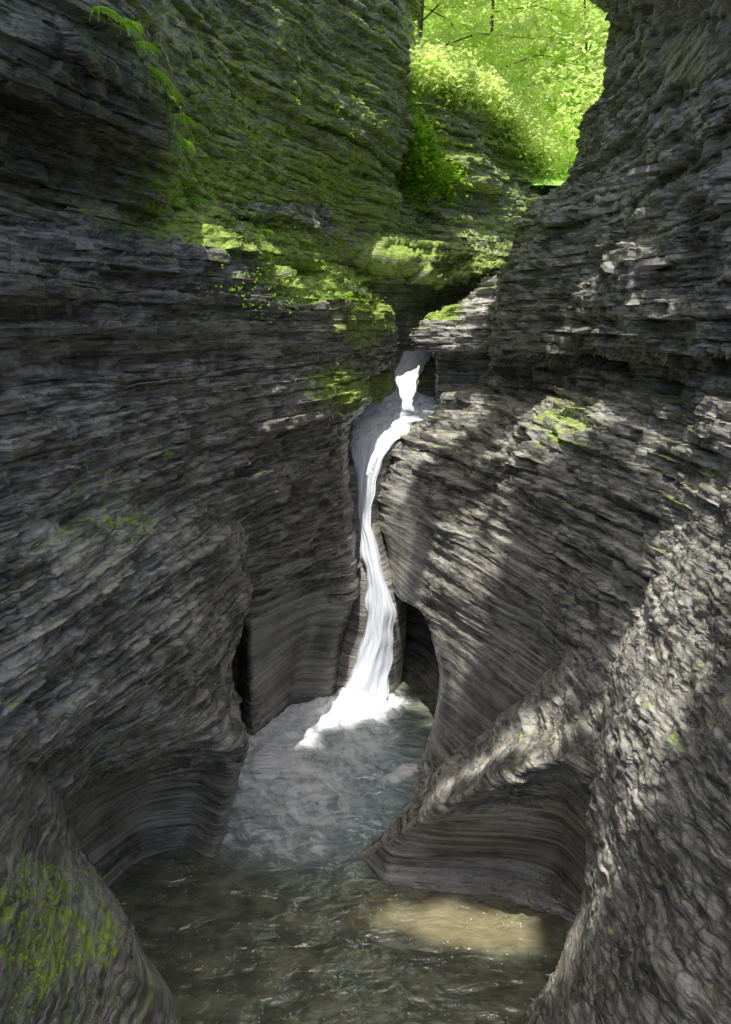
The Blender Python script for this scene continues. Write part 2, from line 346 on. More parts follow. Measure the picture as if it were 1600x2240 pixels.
sheet('cliff_right', rws(
 (-160, [(1330, 19), (1270, 14), (1330, 12), (1400, 10), (1470, 8.5), (1540, 7.3), (1620, 6.4), (1850, 5)]),
 (-20, [(1340, 19), (1300, 14), (1345, 12), (1400, 10), (1470, 8.5), (1540, 7.3), (1620, 6.4), (1850, 5)]),
 (60, [(1370, 19), (1342, 14), (1370, 12.5), (1420, 10.5), (1480, 9), (1540, 7.8), (1620, 6.8), (1850, 5.2)]),
 (200, [(1360, 19), (1328, 14), (1360, 12.5), (1420, 10.5), (1480, 9), (1540, 7.8), (1620, 6.8), (1850, 5.2)]),
 (280, [(1310, 19), (1275, 14.2), (1340, 12.3), (1400, 10.6), (1470, 8.8), (1530, 7.5), (1610, 6.5), (1850, 5.1)]),
 (380, [(1300, 19), (1258, 14.2), (1320, 12.2), (1390, 10.4), (1460, 8.7), (1520, 7.5), (1600, 6.5), (1850, 5)]),
 (480, [(1190, 19), (1155, 14.5), (1230, 12.5), (1330, 10.4), (1430, 8.5), (1500, 7.4), (1600, 6.4), (1850, 5)]),
 (560, [(1170, 19), (1132, 14.3), (1200, 12.4), (1300, 10.2), (1400, 8.4), (1490, 7.3), (1600, 6.3), (1850, 4.9)]),
 (640, [(1120, 19), (1094, 14), (1170, 12), (1280, 10), (1380, 8.5), (1480, 7.3), (1600, 6.2), (1850, 4.9)]),
 (700, [(1100, 18.5), (1075, 13.8), (1160, 11.9), (1270, 10), (1380, 8.4), (1480, 7.2), (1600, 6.1), (1850, 4.8)]),
 (770, [(1095, 18), (1072, 13.6), (1150, 11.8), (1260, 9.9), (1380, 8.3), (1480, 7.2), (1600, 6.1), (1850, 4.8)]),
 (800, [(1090, 18), (1072, 14), (1150, 12.6), (1260, 10.8), (1380, 9.1), (1480, 7.9), (1600, 6.6), (1850, 5.2)]),
 (850, [(1070, 17), (1050, 13.9), (1150, 12.4), (1260, 10.6), (1380, 8.9), (1480, 7.6), (1600, 6.4), (1850, 5)]),
 (900, [(990, 16.5), (965, 14), (1080, 12.5), (1210, 10.4), (1350, 8.6), (1470, 7.3), (1600, 6.1), (1850, 4.7)]),
 (960, [(900, 15), (882, 13.5), (1000, 12.1), (1160, 10.1), (1320, 8.3), (1460, 7), (1600, 5.8), (1850, 4.5)]),
 (1030, [(880, 15), (845, 13.1), (940, 11.9), (1100, 10.0), (1280, 8.3), (1440, 6.9), (1600, 5.7), (1850, 4.4)]),
 (1130, [(870, 14.5), (828, 12.9), (910, 11.6), (1080, 9.8), (1260, 8.2), (1420, 6.8), (1600, 5.6), (1850, 4.3)]),
 (1220, [(880, 14), (850, 12.6), (920, 11.2), (1070, 9.6), (1240, 8.1), (1400, 6.8), (1600, 5.6), (1850, 4.4)]),
 (1300, [(885, 14), (864, 12.2), (922, 10.9), (1060, 9.4), (1220, 8.1), (1390, 6.8), (1600, 5.6), (1850, 4.5)]),
 (1325, [(925, 13.5), (905, 11.3), (948, 10.6), (1065, 9.35), (1220, 8.1), (1385, 6.8), (1600, 5.6), (1850, 4.5)]),
 (1355, [(950, 13.5), (936, 10.9), (970, 10.35), (1070, 9.3), (1220, 8.1), (1380, 6.8), (1600, 5.7), (1850, 4.6)]),
 (1420, [(975, 13.5), (954, 10.55), (990, 10.05), (1080, 9.2), (1210, 8.1), (1360, 6.9), (1600, 5.8), (1850, 4.7)]),
 (1500, [(980, 13), (961, 10.2), (1000, 9.7), (1090, 8.9), (1200, 8.1), (1340, 7), (1600, 5.9), (1850, 4.8)]),
 (1600, [(960, 12), (943, 10.1), (990, 9.5), (1080, 8.8), (1200, 8.1), (1340, 7.2), (1600, 6), (1850, 5)]),
 (1700, [(940, 11), (912, 9.35), (980, 9.05), (1080, 8.7), (1200, 8.2), (1340, 7.5), (1600, 6.5), (1850, 5.5)]),
 (1800, [(920, 10.5), (885, 8.8), (960, 8.7), (1080, 8.7), (1200, 8.2), (1340, 7.5), (1600, 6.5), (1850, 5.5)])),
 'towering layered shale cliff on the right with broken ledges and a sloping lower face', ROCK,
 rough=.95, wet_shade=.15, moss=-.1, rb=[(1050, 1500, 170, 190, .08), (885, 1180, 55, 170, .08), (1090, 1280, 150, 170, .32), (1500, 130, 70, 60, .25)],
 wb=[(1060, 1560, 150, 110, .3), (1180, 700, 90, 120, .5), (1220, 820, 200, 45, .9), (1500, 850, 160, 60, .6)], sb=[(1200, 560, 160, 230, .12)], mb=[(1240, 930, 60, 60, .35), (1180, 500, 40, 40, .35), (1500, 1000, 80, 200, .1)], dens=.56, amp=1.0, seed=41, chaos=.08, big=.5)  # one dark blob paints shade into the recess below the ledge

sheet('rock_ridge_right', [
 [(800, 1890, 9.2), (890, 1810, 9.2), (970, 1700, 9.2), (1080, 1620, 8.9), (1215, 1490, 8.3), (1345, 1400, 7.5), (1480, 1250, 7.0)],
 [(775, 1868, 7.9), (865, 1795, 8.1), (948, 1692, 8.05), (1065, 1606, 8.05), (1190, 1485, 7.95), (1325, 1375, 7.2), (1460, 1230, 6.6)],
 [(778, 1885, 7.75), (870, 1815, 7.75), (965, 1732, 7.45), (1085, 1655, 7.3), (1215, 1575, 7.05), (1340, 1500, 6.5), (1460, 1400, 5.9)],
 [(782, 1890, 7.70), (856, 1835, 7.55), (980, 1762, 6.9), (1120, 1692, 6.5), (1235, 1662, 6.15), (1312, 1690, 5.85), (1450, 1600, 5.5)],
 [(790, 1900, 7.65), (860, 1852, 7.5), (988, 1788, 7.25), (1125, 1725, 7.0), (1228, 1702, 6.75), (1290, 1745, 6.35), (1400, 1700, 5.8)],
 [(800, 1912, 7.55), (850, 1900, 7.42), (990, 1880, 7.42), (1120, 1870, 7.38), (1220, 1880, 7.2), (1285, 1880, 6.7), (1400, 1850, 5.9)],
 [(812, 1928, 7.38), (850, 1942, 7.28), (970, 1958, 7.18), (1100, 1970, 7.10), (1190, 2002, 6.88), (1260, 2035, 6.7), (1380, 2050, 6.1)],
 [(830, 1990, 7.2), (870, 2010, 7.1), (980, 2040, 7.0), (1100, 2060, 6.9), (1190, 2090, 6.7), (1270, 2120, 6.5), (1380, 2150, 6.1)]],
 'low rock ridge on the right above a smooth dark banded pothole wall', ROCK,
 rough=.75, wet_shade=.2, moss=-.1, rb=[(1060, 1880, 230, 95, .08), (1240, 1840, 60, 120, .08), (850, 1890, 60, 40, .2)], wb=[(1060, 1910, 240, 90, .75)], dens=.66, amp=.7, seed=51, big=.8, chaos=.6, lay=.6)

sheet('rock_foreground_right', [
 [(1690, 900, 6.9), (1660, 880, 6.1), (1720, 880, 5.4), (1800, 880, 4.8), (1900, 870, 4.2)],
 [(1560, 1090, 6.9), (1535, 1060, 6.25), (1610, 1040, 5.5), (1720, 1020, 4.7), (1900, 1000, 4.0)],
 [(1440, 1260, 7.1), (1415, 1230, 6.75), (1510, 1200, 5.7), (1650, 1180, 4.8), (1900, 1150, 3.8)],
 [(1380, 1420, 7.0), (1352, 1400, 6.6), (1450, 1380, 5.5), (1620, 1360, 4.5), (1900, 1330, 3.6)],
 [(1350, 1580, 6.7), (1315, 1560, 6.1), (1420, 1550, 5.1), (1600, 1540, 4.2), (1900, 1500, 3.4)],
 [(1320, 1720, 6.4), (1289, 1710, 5.7), (1390, 1710, 4.8), (1580, 1710, 3.9), (1900, 1700, 3.2)],
 [(1310, 1860, 6.4), (1290, 1850, 5.5), (1370, 1860, 4.6), (1560, 1870, 3.8), (1900, 1870, 3.1)],
 [(1290, 1970, 6.4), (1272, 1965, 5.4), (1360, 1980, 4.5), (1540, 1990, 3.7), (1900, 2000, 3.0)],
 [(1260, 2040, 6.4), (1243, 2035, 5.3), (1330, 2060, 4.5), (1520, 2090, 3.6), (1900, 2120, 2.9)],
 [(1235, 2120, 6.1), (1213, 2110, 5.2), (1310, 2150, 4.3), (1500, 2190, 3.5), (1900, 2240, 2.8)],
 [(1175, 2200, 5.9), (1150, 2183, 5.1), (1280, 2250, 4.2), (1480, 2290, 3.4), (1900, 2350, 2.7)],
 [(1080, 2330, 5.4), (1050, 2300, 4.9), (1250, 2380, 4.0), (1450, 2400, 3.2), (1900, 2480, 2.6)]],
 'pitted pale brown foreground rock at the lower right with a curved edge over the pool', ROCK,
 rough=.8, wet_shade=.4, moss=-.05, rb=[(1245, 2080, 24, 160, .35, 20)], wb=[(1400, 1500, 70, 600, .05, 12)], dens=.62, amp=.65, seed=61, big=1.3, chaos=1.0, lay=.3)

sheet('alcove_wall', rws(
 (1270, [(800, 13.6), (860, 13.5), (920, 13.3), (1000, 12.4)]), (1400, [(800, 13.2), (860, 13.2), (920, 12.9), (1000, 12)]),
 (1530, [(800, 12.2), (860, 12.1), (920, 11.9), (1000, 11.2)]), (1640, [(800, 12.0), (860, 11.9), (920, 11.7), (1000, 11)])),
 'dark banded alcove wall behind and right of the waterfall', ROCK, rough=.2, wet_shade=.6, moss=-.2, dens=.6, amp=.8, seed=71, big=.4)  # alcove shade put into the colour by the dark tint

casc = [(768, 885, 950, 17.9), (800, 866, 932, 17.5), (830, 860, 908, 17.1), (856, 862, 918, 16.7), (876, 838, 948, 16.3), (890, 812, 964, 15.95), (902, 794, 966, 15.55)]
falls = [(914, 780, 945, 15.0), (926, 767, 914, 14.4), (945, 763, 892, 13.7), (965, 765, 872, 13.15), (1000, 769, 846, 12.85), (1050, 775, 826, 12.62), (1100, 782, 812, 12.45), (1150, 785, 812, 12.3),
         (1200, 791, 824, 12.15), (1250, 797, 838, 12.0), (1300, 801, 854, 11.88), (1340, 800, 863, 11.8), (1400, 792, 861, 11.72), (1450, 776, 856, 11.65), (1500, 752, 850, 11.55), (1540, 735, 848, 11.48), (1585, 725, 854, 11.3)]
sheet('rock_chute', [[(l-60 if py < 1250 else l-30-.12*(py-1250), py, Y+.45), (l-8, py, Y+.2), ((l+r)/2, py, Y+.2), (r+6, py, Y+.25), (r+26, py, Y+.6)] for py, l, r, Y in falls[1:]],
 'smooth polished rock chute beneath the narrow waterfall', ROCK, rough=.02, wet_shade=.2, moss=-.3, dens=.55, amp=.4, seed=81, big=.2)
sheet('rock_step', [[(l-130, py, Y-.2), (l-40, py, Y+.1), (l-6, py, Y+.2), ((l+r)/2, py, Y+.2), (r+10, py, Y+.2), (r+110, py, Y+.1)] for py, l, r, Y in casc],
 'dark rock step under the small upper cascade', ROCK, rough=.5, wet_shade=.5, moss=.1, mb=[(790, 840, 60, 60, .6)], dens=.55, amp=.5, seed=83, big=.2)

sheet('cliff_far', [
 [(800, 120, 22.5), (900, 130, 23), (1000, 150, 24.5), (1080, 190, 26), (1160, 280, 27.5), (1290, 400, 29)],
 [(820, 160, 20), (900, 178, 20.2), (1020, 210, 21.5), (1100, 262, 23), (1190, 365, 24.5), (1290, 430, 26)],
 [(830, 300, 19.6), (910, 300, 19.8), (1020, 310, 21), (1100, 350, 22.5), (1180, 420, 24), (1280, 460, 25.5)],
 [(830, 450, 19.2), (915, 450, 19.4), (1010, 450, 20.4), (1090, 460, 21.8), (1160, 480, 23), (1260, 490, 24)],
 [(800, 505, 18.8), (920, 515, 19.0), (1010, 520, 19.8), (1080, 530, 20.8), (1150, 540, 22), (1250, 550, 23)],
 [(730, 545, 16.4), (890, 572, 17.2), (960, 605, 17.8), (1020, 600, 18.4), (1090, 595, 19.4), (1200, 600, 21)],
 [(730, 560, 16.5), (890, 585, 17.3), (960, 618, 17.9), (1020, 610, 18.5), (1090, 605, 19.5), (1200, 610, 21)],
 [(730, 590, 17.0), (890, 605, 18.0), (960, 640, 18.5), (1020, 650, 19.0), (1090, 660, 19.8), (1200, 670, 21.5)],
 [(730, 740, 17.2), (890, 740, 18.3), (960, 740, 19.0), (1020, 750, 19.5), (1090, 750, 20.2), (1200, 750, 21.5)],
 [(730, 940, 17.3), (890, 940, 18.4), (960, 940, 19.1), (1020, 940, 19.6), (1090, 940, 20.2), (1200, 940, 21.5)]],
 'far moss-streaked gorge wall beyond the bend with an undercut shelf', ROCKG,
 rough=.8, wet_shade=.05, moss=.5, rb=[(860, 690, 150, 70, .4)], wb=[(860, 690, 150, 100, .1)], sb=[(980, 440, 260, 130, .32), (980, 560, 200, 50, .25), (860, 700, 150, 90, .2)], mb=[(960, 190, 160, 40, 1.0), (1150, 300, 120, 60, 1.1, 45), (900, 570, 180, 30, .7, 12), (860, 690, 160, 80, .2), (930, 350, 90, 120, .7)], dens=.55, amp=1.3, seed=91, chaos=.2, big=.7)
sheet('rock_block_middle', [
 [(960, 700, 19), (960, 690, 18), (1010, 655, 18), (1070, 620, 18), (1130, 590, 18)],
 [(945, 702, 18), (927, 692, 15.8), (1000, 652, 15.6), (1070, 610, 15.5), (1130, 590, 15.5)],
 [(925, 728, 18), (903, 727, 15.4), (980, 722, 15.2), (1070, 715, 15), (1130, 710, 15)],
 [(930, 752, 18), (908, 757, 15.4), (970, 768, 15.2), (1070, 762, 15), (1130, 760, 15)],
 [(955, 775, 18), (945, 777, 16.0), (985, 785, 15.8), (1060, 790, 15.6), (1130, 790, 15.6)],
 [(965, 840, 18), (952, 840, 15.8), (975, 850, 15.5), (1050, 850, 15.3), (1130, 850, 15.3)],
 [(970, 890, 18), (955, 890, 15.6), (970, 905, 15), (1050, 900, 14.9), (1130, 900, 14.9)],
 [(970, 940, 18), (955, 940, 15.0), (970, 945, 14.6), (1050, 940, 14.4), (1130, 940, 14.4)]],
 'pale layered rock block in the middle jutting above the upper cascade', ROCK, rough=.8, moss=.1, wb=[(1000, 850, 80, 60, .5)], mb=[(960, 680, 50, 20, .8)], dens=.65, amp=.9, seed=95, big=.5)

# unseen sheets added behind the faces to keep stray light out of the recesses
def backing(name, pts, z0, z1, label):
    co = []; 
    for x, y in pts: co += [(x, y, z0), (x, y, z1)]
    q = [(2*i, 2*i+2, 2*i+3, 2*i+1) for i in range(len(pts)-1)]
    tag(mesh_np(name, co, q, ROCK, {'wet_shade': np.ones(len(co)), 'moss': np.zeros(len(co))}), label, 'cliff', kind='structure')
backing('light_block_left', [(-4.5, 0), (-5, 6), (-3.6, 12), (-2.2, 19), (-1.5, 26)], -1.5, 9, 'unseen sheet added behind the left cliff face to block stray light')
backing('light_block_right', [(4.5, 0), (5.5, 6), (6.5, 14), (8, 20), (10, 27)], -1.5, 9, 'unseen sheet added behind the right cliff face to block stray light')

# ------------------------------------------------------------------ water
def watersheet(name, x0, x1, y0, y1, z, step, foam, churn, sunlit_sand, label, seed=0, fh=.10):
    xs = np.arange(x0, x1, step); ys = np.arange(y0, y1, step)
    X, Y = np.meshgrid(xs, ys); p = np.stack([X, Y, np.full(X.shape, z)], -1)
    px, py = proj(p)
    fo = blob(px, py, 0, foam); cu = blob(px, py, 0, churn)
    d = .012*vn(X*2.5, Y*3.5, X*0+seed)+.005*vn(X*7, Y*9, X*0+seed)
    d = d+cu*(.03*vn(X*3, Y*5, X*0+seed+2)+.012*vn(X*9, Y*12, X*0+seed))+np.clip(fo-.5, 0, 1)*(fh*(1+vn(X*5, Y*6, X*0+seed+4))+.4*fh*vn(X*12, Y*14, X*0)+.2*fh*vn(X*25, Y*28, X*0))
    p[..., 2] += d
    o = mesh_np(name, p, gridquads(*X.shape), WATER, {'foam': fo, 'churn': cu, 'sunlit_sand': blob(px, py, 0, sunlit_sand)}, smooth=True)
    tag(o, label, 'water', kind='structure'); return o
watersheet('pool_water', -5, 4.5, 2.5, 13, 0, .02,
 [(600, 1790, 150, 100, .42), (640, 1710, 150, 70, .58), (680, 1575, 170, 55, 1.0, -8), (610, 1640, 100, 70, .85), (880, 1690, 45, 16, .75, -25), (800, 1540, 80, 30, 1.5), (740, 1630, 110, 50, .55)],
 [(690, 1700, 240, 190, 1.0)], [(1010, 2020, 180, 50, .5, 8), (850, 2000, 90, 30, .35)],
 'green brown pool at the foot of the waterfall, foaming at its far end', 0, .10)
watersheet('upper_pool_water', -1, 3.2, 15.0, 19.5, 4.08, .025,
 [(890, 890, 90, 22, 1.3), (850, 905, 90, 20, 1.2), (830, 925, 80, 14, 1.0)], [(860, 910, 200, 60, 1.0)], [],
 'small frothing pool between the upper cascade and the waterfall', 5, .02)
def ribbon(name, rows, label, seed, bulge=.08):
    G = np.array([[(l, py, Y+bulge), (l+(r-l)*.2, py, Y+.02), ((l+r)/2, py, Y-bulge*.4), (l+(r-l)*.8, py, Y+.02), (r, py, Y+bulge)] for py, l, r, Y in rows])
    W = P(G[..., 0], G[..., 1], G[..., 2]); u = np.broadcast_to(np.linspace(0, 1, 5), G.shape[:2])
    ln = np.concatenate([[0], np.cumsum(np.linalg.norm(np.diff(W[:, 2], axis=0), axis=-1))]); v = np.broadcast_to(ln[:, None], G.shape[:2])
    A = np.concatenate([W, u[..., None], v[..., None], G[..., 1:2]], -1)
    A = interp(A, np.full(len(rows)-1, 36.), 0, .8); A = interp(A, np.full(4, 24.), 1, .9)
    p = A[..., :3].copy(); u = A[..., 3]; v = A[..., 4]; yy = A[..., 5]
    dd = .03*vn(u*5, v*1.4, u*0+seed)+.014*vn(u*13, v*3, u*0+seed); p[..., 1] -= dd; p[..., 0] += .03*vn(u*2, v*3, u*0+seed+9)
    fl = np.exp(-((yy-893)/22)**2); p[..., 2] += fl*(.09*(.6+vn(p[..., 0]*5, p[..., 1]*5, u*0))+.05*vn(p[..., 0]*12, p[..., 1]*12, u*0+4))
    p[..., 0] += .04*vn(v*4, (u > .5)*5.0, u*0+seed)*np.abs(u-.5)*2
    e = np.minimum(u*4, (1-u)*6)+.25
    o = mesh_np(name, p, gridquads(*u.shape), FALL, {'fu': u, 'fv': v, 'edge': np.clip(e, 0, 1)}, smooth=True)
    return tag(o, label, 'waterfall', kind='structure')
ribbon('waterfall', casc+falls, 'white stream tumbling over the upper step and twisting down the narrow fall into the pool', 3)

# ------------------------------------------------------------------ vegetation builders
def leaves(name, cen, size, mat, parent=None, flat=.5, elong=1.5, r=None):
    r = r or rng; n = len(cen); cen = np.asarray(cen, float)
    nrm = r.normal(size=(n, 3)); nrm[:, 2] = np.abs(nrm[:, 2])+flat*2; nrm /= np.linalg.norm(nrm, axis=1, keepdims=True)
    a = np.cross(nrm, r.normal(size=(n, 3))); a /= np.linalg.norm(a, axis=1, keepdims=True)+1e-9
    b = np.cross(nrm, a); s = size*(.6+.8*r.random((n, 1)))
    co = np.stack([cen-a*s*elong*.5, cen-b*s*.45+a*s*.05, cen+a*s*elong*.5-nrm*s*.15, cen+b*s*.45+a*s*.05], 1).reshape(-1, 3)
    return mesh_np(name, co, np.arange(4*n).reshape(n, 4), mat, None, parent)
def tube(name, paths, mat, parent=None, k=8):
    co = []; q = []
    for pts, rad in paths:
        pts = [Vector(p) for p in pts]; base = len(co)
        for i, p in enumerate(pts):
            d = (pts[min(i+1, len(pts)-1)]-pts[max(i-1, 0)]).normalized()
            s = d.cross(Vector((.3, .2, 1)) if abs(d.z) < .9 else Vector((1, .1, 0))).normalized(); t = d.cross(s)
            for j in range(k):
                a = 2*PI*j/k; co.append(tuple(p+(s*math.cos(a)+t*math.sin(a))*rad[i]))
        for i in range(len(pts)-1):
            for j in range(k): q.append((base+i*k+j, base+i*k+(j+1) % k, base+(i+1)*k+(j+1) % k, base+(i+1)*k+j))
    return mesh_np(name, co, q, mat, None, parent, True)
def tree(loc, h, cr, label, nl, lsize, cat='tree', lowest=.25, lean=(0, 0), mat=None):
    root = empty('broadleaf_tree', loc); tag(root, label, cat, 'trees on the slope beyond the gorge')
    R = random.Random(int(loc[0]*100+loc[1]*10))
    tp = [(lean[0]*t*t*h+R.uniform(-.1, .1), lean[1]*t*t*h, h*t) for t in np.linspace(0, 1, 9)]
    tube('trunk', [(tp, [h*.006*(1-.85*t)+.01 for t in np.linspace(0, 1, 9)])], BARK, root)
    paths = []; tips = []
    for i in range(30):
        f = lowest+(1-lowest)*i/30; b = Vector(tp[min(8, int(f*8))]).lerp(Vector(tp[min(8, int(f*8)+1)]), f*8-int(f*8))
        a = i*2.4+R.uniform(-.4, .4); L = cr*(1-.55*abs(f-.5))*R.uniform(.75, 1.1)
        e = b+Vector((math.cos(a)*L, math.sin(a)*L, L*R.uniform(-.15, .4)))
        m = b.lerp(e, .5)+Vector((0, 0, L*.1)); paths.append(([b, m, e], [h*.002, h*.0015, .005]))
        for w in (.35, .55, .75, .9, 1.0):
            for _ in range(2): tips.append(b.lerp(e, w)+Vector((R.gauss(0, .16*L), R.gauss(0, .16*L), R.gauss(0, .07*L))))
    tube('limbs', paths, BARK, root, 5)
    tips = np.array([tuple(t) for t in tips]); n = len(tips); per = nl//n
    c = np.repeat(tips, per, 0); g = rng.normal(size=c.shape)*np.array([cr*.09, cr*.09, cr*.014]); c = c+g
    leaves('crown', c, lsize, mat or LEAF, root, flat=.8)
    return root
def hzf(x, y): return 8.0+(y-20)*.50-np.clip(x-.28*y, 0, 99)*1.0
xs = np.arange(-6, 24, .35); ys = np.arange(23.5, 62, .35); X, Y = np.meshgrid(xs, ys)
Z = hzf(X, Y)+.5*vn(X*.3, Y*.3, X*0)+.2*vn(X, Y, X*0)
o = mesh_np('hillside', np.stack([X, Y, Z], -1), gridquads(*X.shape), HILL, None, None, True); tag(o, 'green wooded hillside rising beyond the end of the gorge', 'hillside', kind='structure')
n = 60000; ux = rng.uniform(-2, 17, n); uy = 23.8+34*rng.random(n)**1.5
keep = (ux < .32*uy+.5) & (vn(ux*.9, uy*.9, ux*0+3) > -.5); ux = ux[keep]; uy = uy[keep]
uz = hzf(ux, uy)+rng.gamma(2, .5, len(ux))+1.8*np.clip(vn(ux*.7, uy*.7, ux*0), 0, 1)*rng.random(len(ux))
tag(leaves('undergrowth', np.stack([ux, uy, uz], -1), .15, LEAF, flat=.4), 'sunlit leafy undergrowth covering the slope beyond the gorge', 'undergrowth', kind='stuff')
tree((1.3, 24.5, 9.0), 13, 3.4, 'leafy tree leaning out over the gorge just right of the mossy cliff top', 12000, .14, lowest=.08, lean=(.10, -.12))
tree((4.2, 29, 10), 12, 3.6, 'broad pale green tree in the middle of the bright slope', 9000, .16, lowest=.1)
tree((8.0, 31, 8), 12, 2.0, 'yellow green tree beside the right cliff top', 4500, .16, lowest=.1, lean=(-.03, 0))
tree((2.2, 35, 13), 16, 4.6, 'tall tree rising at the back left of the bright slope', 9000, .19, lowest=.05)
tree((6.6, 40, 15), 18, 5.0, 'tall tree rising at the back right of the bright slope', 9000, .2, lowest=.05)
tree((-3.5, 30, 13), 18, 5.0, 'tall tree standing behind the upper left cliff', 5000, .24, lowest=.2)

# ------------------------------------------------------------------ sun and unseen canopy added to shade the gorge
S = Vector((-.07, -.26, .963)).normalized()
lit = [(1450, 390, 8.8, .40), (1440, 460, 8.5, .22), (1430, 570, 8.3, .38), (1370, 600, 8.8, .24), (1280, 590, 10, .24), (1540, 330, 7.4, .24), (1560, 480, 6.9, .24), (1200, 735, 10.8, .30), (1220, 870, 10.5, .45),
 (1170, 920, 10.6, .4), (1250, 960, 9.5, .4), (1110, 960, 10.7, .3), (1000, 925, 13, .4), (950, 955, 12.6, .35), (1010, 1180, 10.3, .24), (960, 1210, 10.7, .2), (1000, 1290, 10.2, .28), (1040, 1340, 9.7, .2), (1140, 1040, 9.9, .2), (930, 1290, 10.9, .2),
 (1595, 1000, 6.0, .26), (1560, 1080, 5.9, .24), (1530, 1170, 5.7, .24), (1480, 1280, 5.7, .22), (1400, 1300, 6.5, .10), (1380, 1400, 6.1, .12), (1480, 1380, 5.3, .22), (1455, 1480, 5.0, .22), (1430, 1560, 5.0, .2), (1410, 1620, 4.9, .16),
 (1230, 1530, 7.2, .04), (1150, 1600, 7.5, .10), (1100, 1660, 7.2, .13), (1030, 1710, 7.3, .10), (960, 1760, 7.3, .10), (1170, 1800, 7.25, .14), (1200, 1650, 6.5, .06), (1360, 1720, 4.9, .14),
 (1350, 1800, 4.8, .12), (1320, 1900, 5.0, .13), (1295, 1980, 5.1, .14), (1255, 2050, 5.2, .12), (1200, 2140, 5.1, .1), (1580, 640, 6.4, .24),
 (850, 2010, 6.83, .12), (960, 2015, 6.77, .18), (1060, 2035, 6.7, .18), (1130, 2070, 6.55, .12),
 (820, 970, 13.2, .7), (860, 935, 13.9, .6), (900, 875, 16.4, .7), (880, 830, 17.1, .6), (900, 790, 17.6, .5), (1010, 690, 15.4, .4), (1050, 640, 15.5, .3), (800, 660, 14.4, .35), (830, 720, 14.7, .25), (760, 620, 12.8, .3), (640, 580, 11.3, .25), (500, 560, 9.3, .2),
 (800, 1020, 12.8, .35), (800, 1100, 12.4, .35), (805, 1180, 12.2, .35), (835, 1270, 12.0, .35), (830, 1350, 11.8, .35), (825, 1440, 11.7, .35), (800, 1520, 11.5, .35), (790, 880, 12.7, .25), (700, 1575, 11.0, .4), (630, 1610, 10.5, .4), (1080, 600, 19.0, .4), (940, 560, 17.5, .3), (700, 520, 13.9, .3), (780, 540, 15.5, .3), (1050, 500, 20.3, .4), (1120, 430, 22.5, .4)]
def sc(p): return np.array([p[..., 0]-p[..., 2]*S.x/S.z, p[..., 1]-p[..., 2]*S.y/S.z]).T
holes = [(sc(P(a, b, y)), r) for a, b, y, r in lit]
n = 24000
cz = rng.uniform(27, 29.5, n); sx = rng.uniform(-3.6, 6.0, n); sy = rng.uniform(3.0, 25, n)
keep = np.ones(n, bool)
wob = .4*vn(sx*2.2, sy*2.2, sx*0)+.25*vn(sx*5, sy*5, sx*0)
for h_, r_ in holes:
    d = np.hypot(sx-h_[0], sy-h_[1]); keep &= d > r_*(1.3+wob*1.3)+.17  # leaves removed so sun reaches the chosen spots
keep &= ~(sy > 22.8+1.2*vn(sx*.8, sx*0, sx*0))
cx = sx+cz*S.x/S.z; cy = sy+cz*S.y/S.z
cc = np.stack([cx, cy, cz], -1)[keep]
root = empty('shade_canopy_tree', (-14, 6, 18)); tag(root, 'unseen tree added high over the gorge to shade it, with gaps for sun spots', 'tree')
tube('trunk', [([(0, 0, 0), (.3, .1, 3), (.8, .2, 6), (1.5, .3, 9)], [.4, .34, .28, .2])], BARK, root)
tube('limbs', [([(1.3, .2, 8), (4, (i-2)*2, 10.0), (11, (i-2)*4, 10.6)], [.16, .1, .03]) for i in range(5)], BARK, root, 6)
leaves('crown', cc-np.array([-14, 6, 18]), .34, SHADE_CANOPY, root, flat=1.2)
print('canopy leaves', len(cc))

# ------------------------------------------------------------------ plants on the rock
def fern(sheetname, px, py, size, label, droop=.6, nf=9, mat=None, kind='fern'):
    p, nn = on(sheetname, px, py); p = p+nn*.05; root = empty(kind, p); tag(root, label, kind, 'small plants rooted on the cliffs')
    out = Vector((nn.x, nn.y, 0)).normalized()
    for i in range(nf):
        a = math.radians(-80+160*i/(nf-1)+random.uniform(-12, 12)); dr = Vector((out.x*math.cos(a)-out.y*math.sin(a), out.x*math.sin(a)+out.y*math.cos(a), 0))
        L = size*random.uniform(.7, 1.1); co = []; q = []
        side = dr.cross(Vector((0, 0, 1))).normalized()
        def ax(t): return dr*(L*t*.8)+Vector((0, 0, L*(.45*t-droop*t*t*1.3)))
        for k in range(1, 15):
            t = k/15; c = ax(t); w = L*.24*math.sin(PI*min(1, t*1.05+.1))+.003
            for s in (-1, 1):
                b = len(co); tip = c+side*s*w+dr*w*.35-Vector((0, 0, w*.25)); hw = L*.024
                co += [c-dr*hw, c+dr*hw, tip+dr*hw*.3, tip-dr*hw*.3]; q.append((b, b+1, b+2, b+3))
        for k in range(15):
            b = len(co); c0 = ax(k/15); c1 = ax((k+1)/15); co += [c0-side*.003, c0+side*.003, c1+side*.003, c1-side*.003]; q.append((b, b+1, b+2, b+3))
        mesh_np('frond', [tuple(v) for v in co], q, mat or LEAFD, None, root)
    return root
for px, py, s, lb in [(200, 22, .26, 'bright fern at the top of the dark left cliff edge'), (240, 62, .3, 'fern second from the top of the dark left cliff edge'), (295, 105, .22, 'fern hanging a third of the way down the dark left cliff edge'),
    (318, 150, .34, 'bushy fern midway down the dark left cliff edge'), (340, 200, .24, 'fern below the bushy one on the dark left cliff edge'), (335, 250, .28, 'small fern low on the dark left cliff edge'),
    (358, 300, .22, 'lowest fern on the dark left cliff edge')]:
    fern('cliff_upper_left', px, py, s, lb, droop=random.uniform(.6, 1.1))
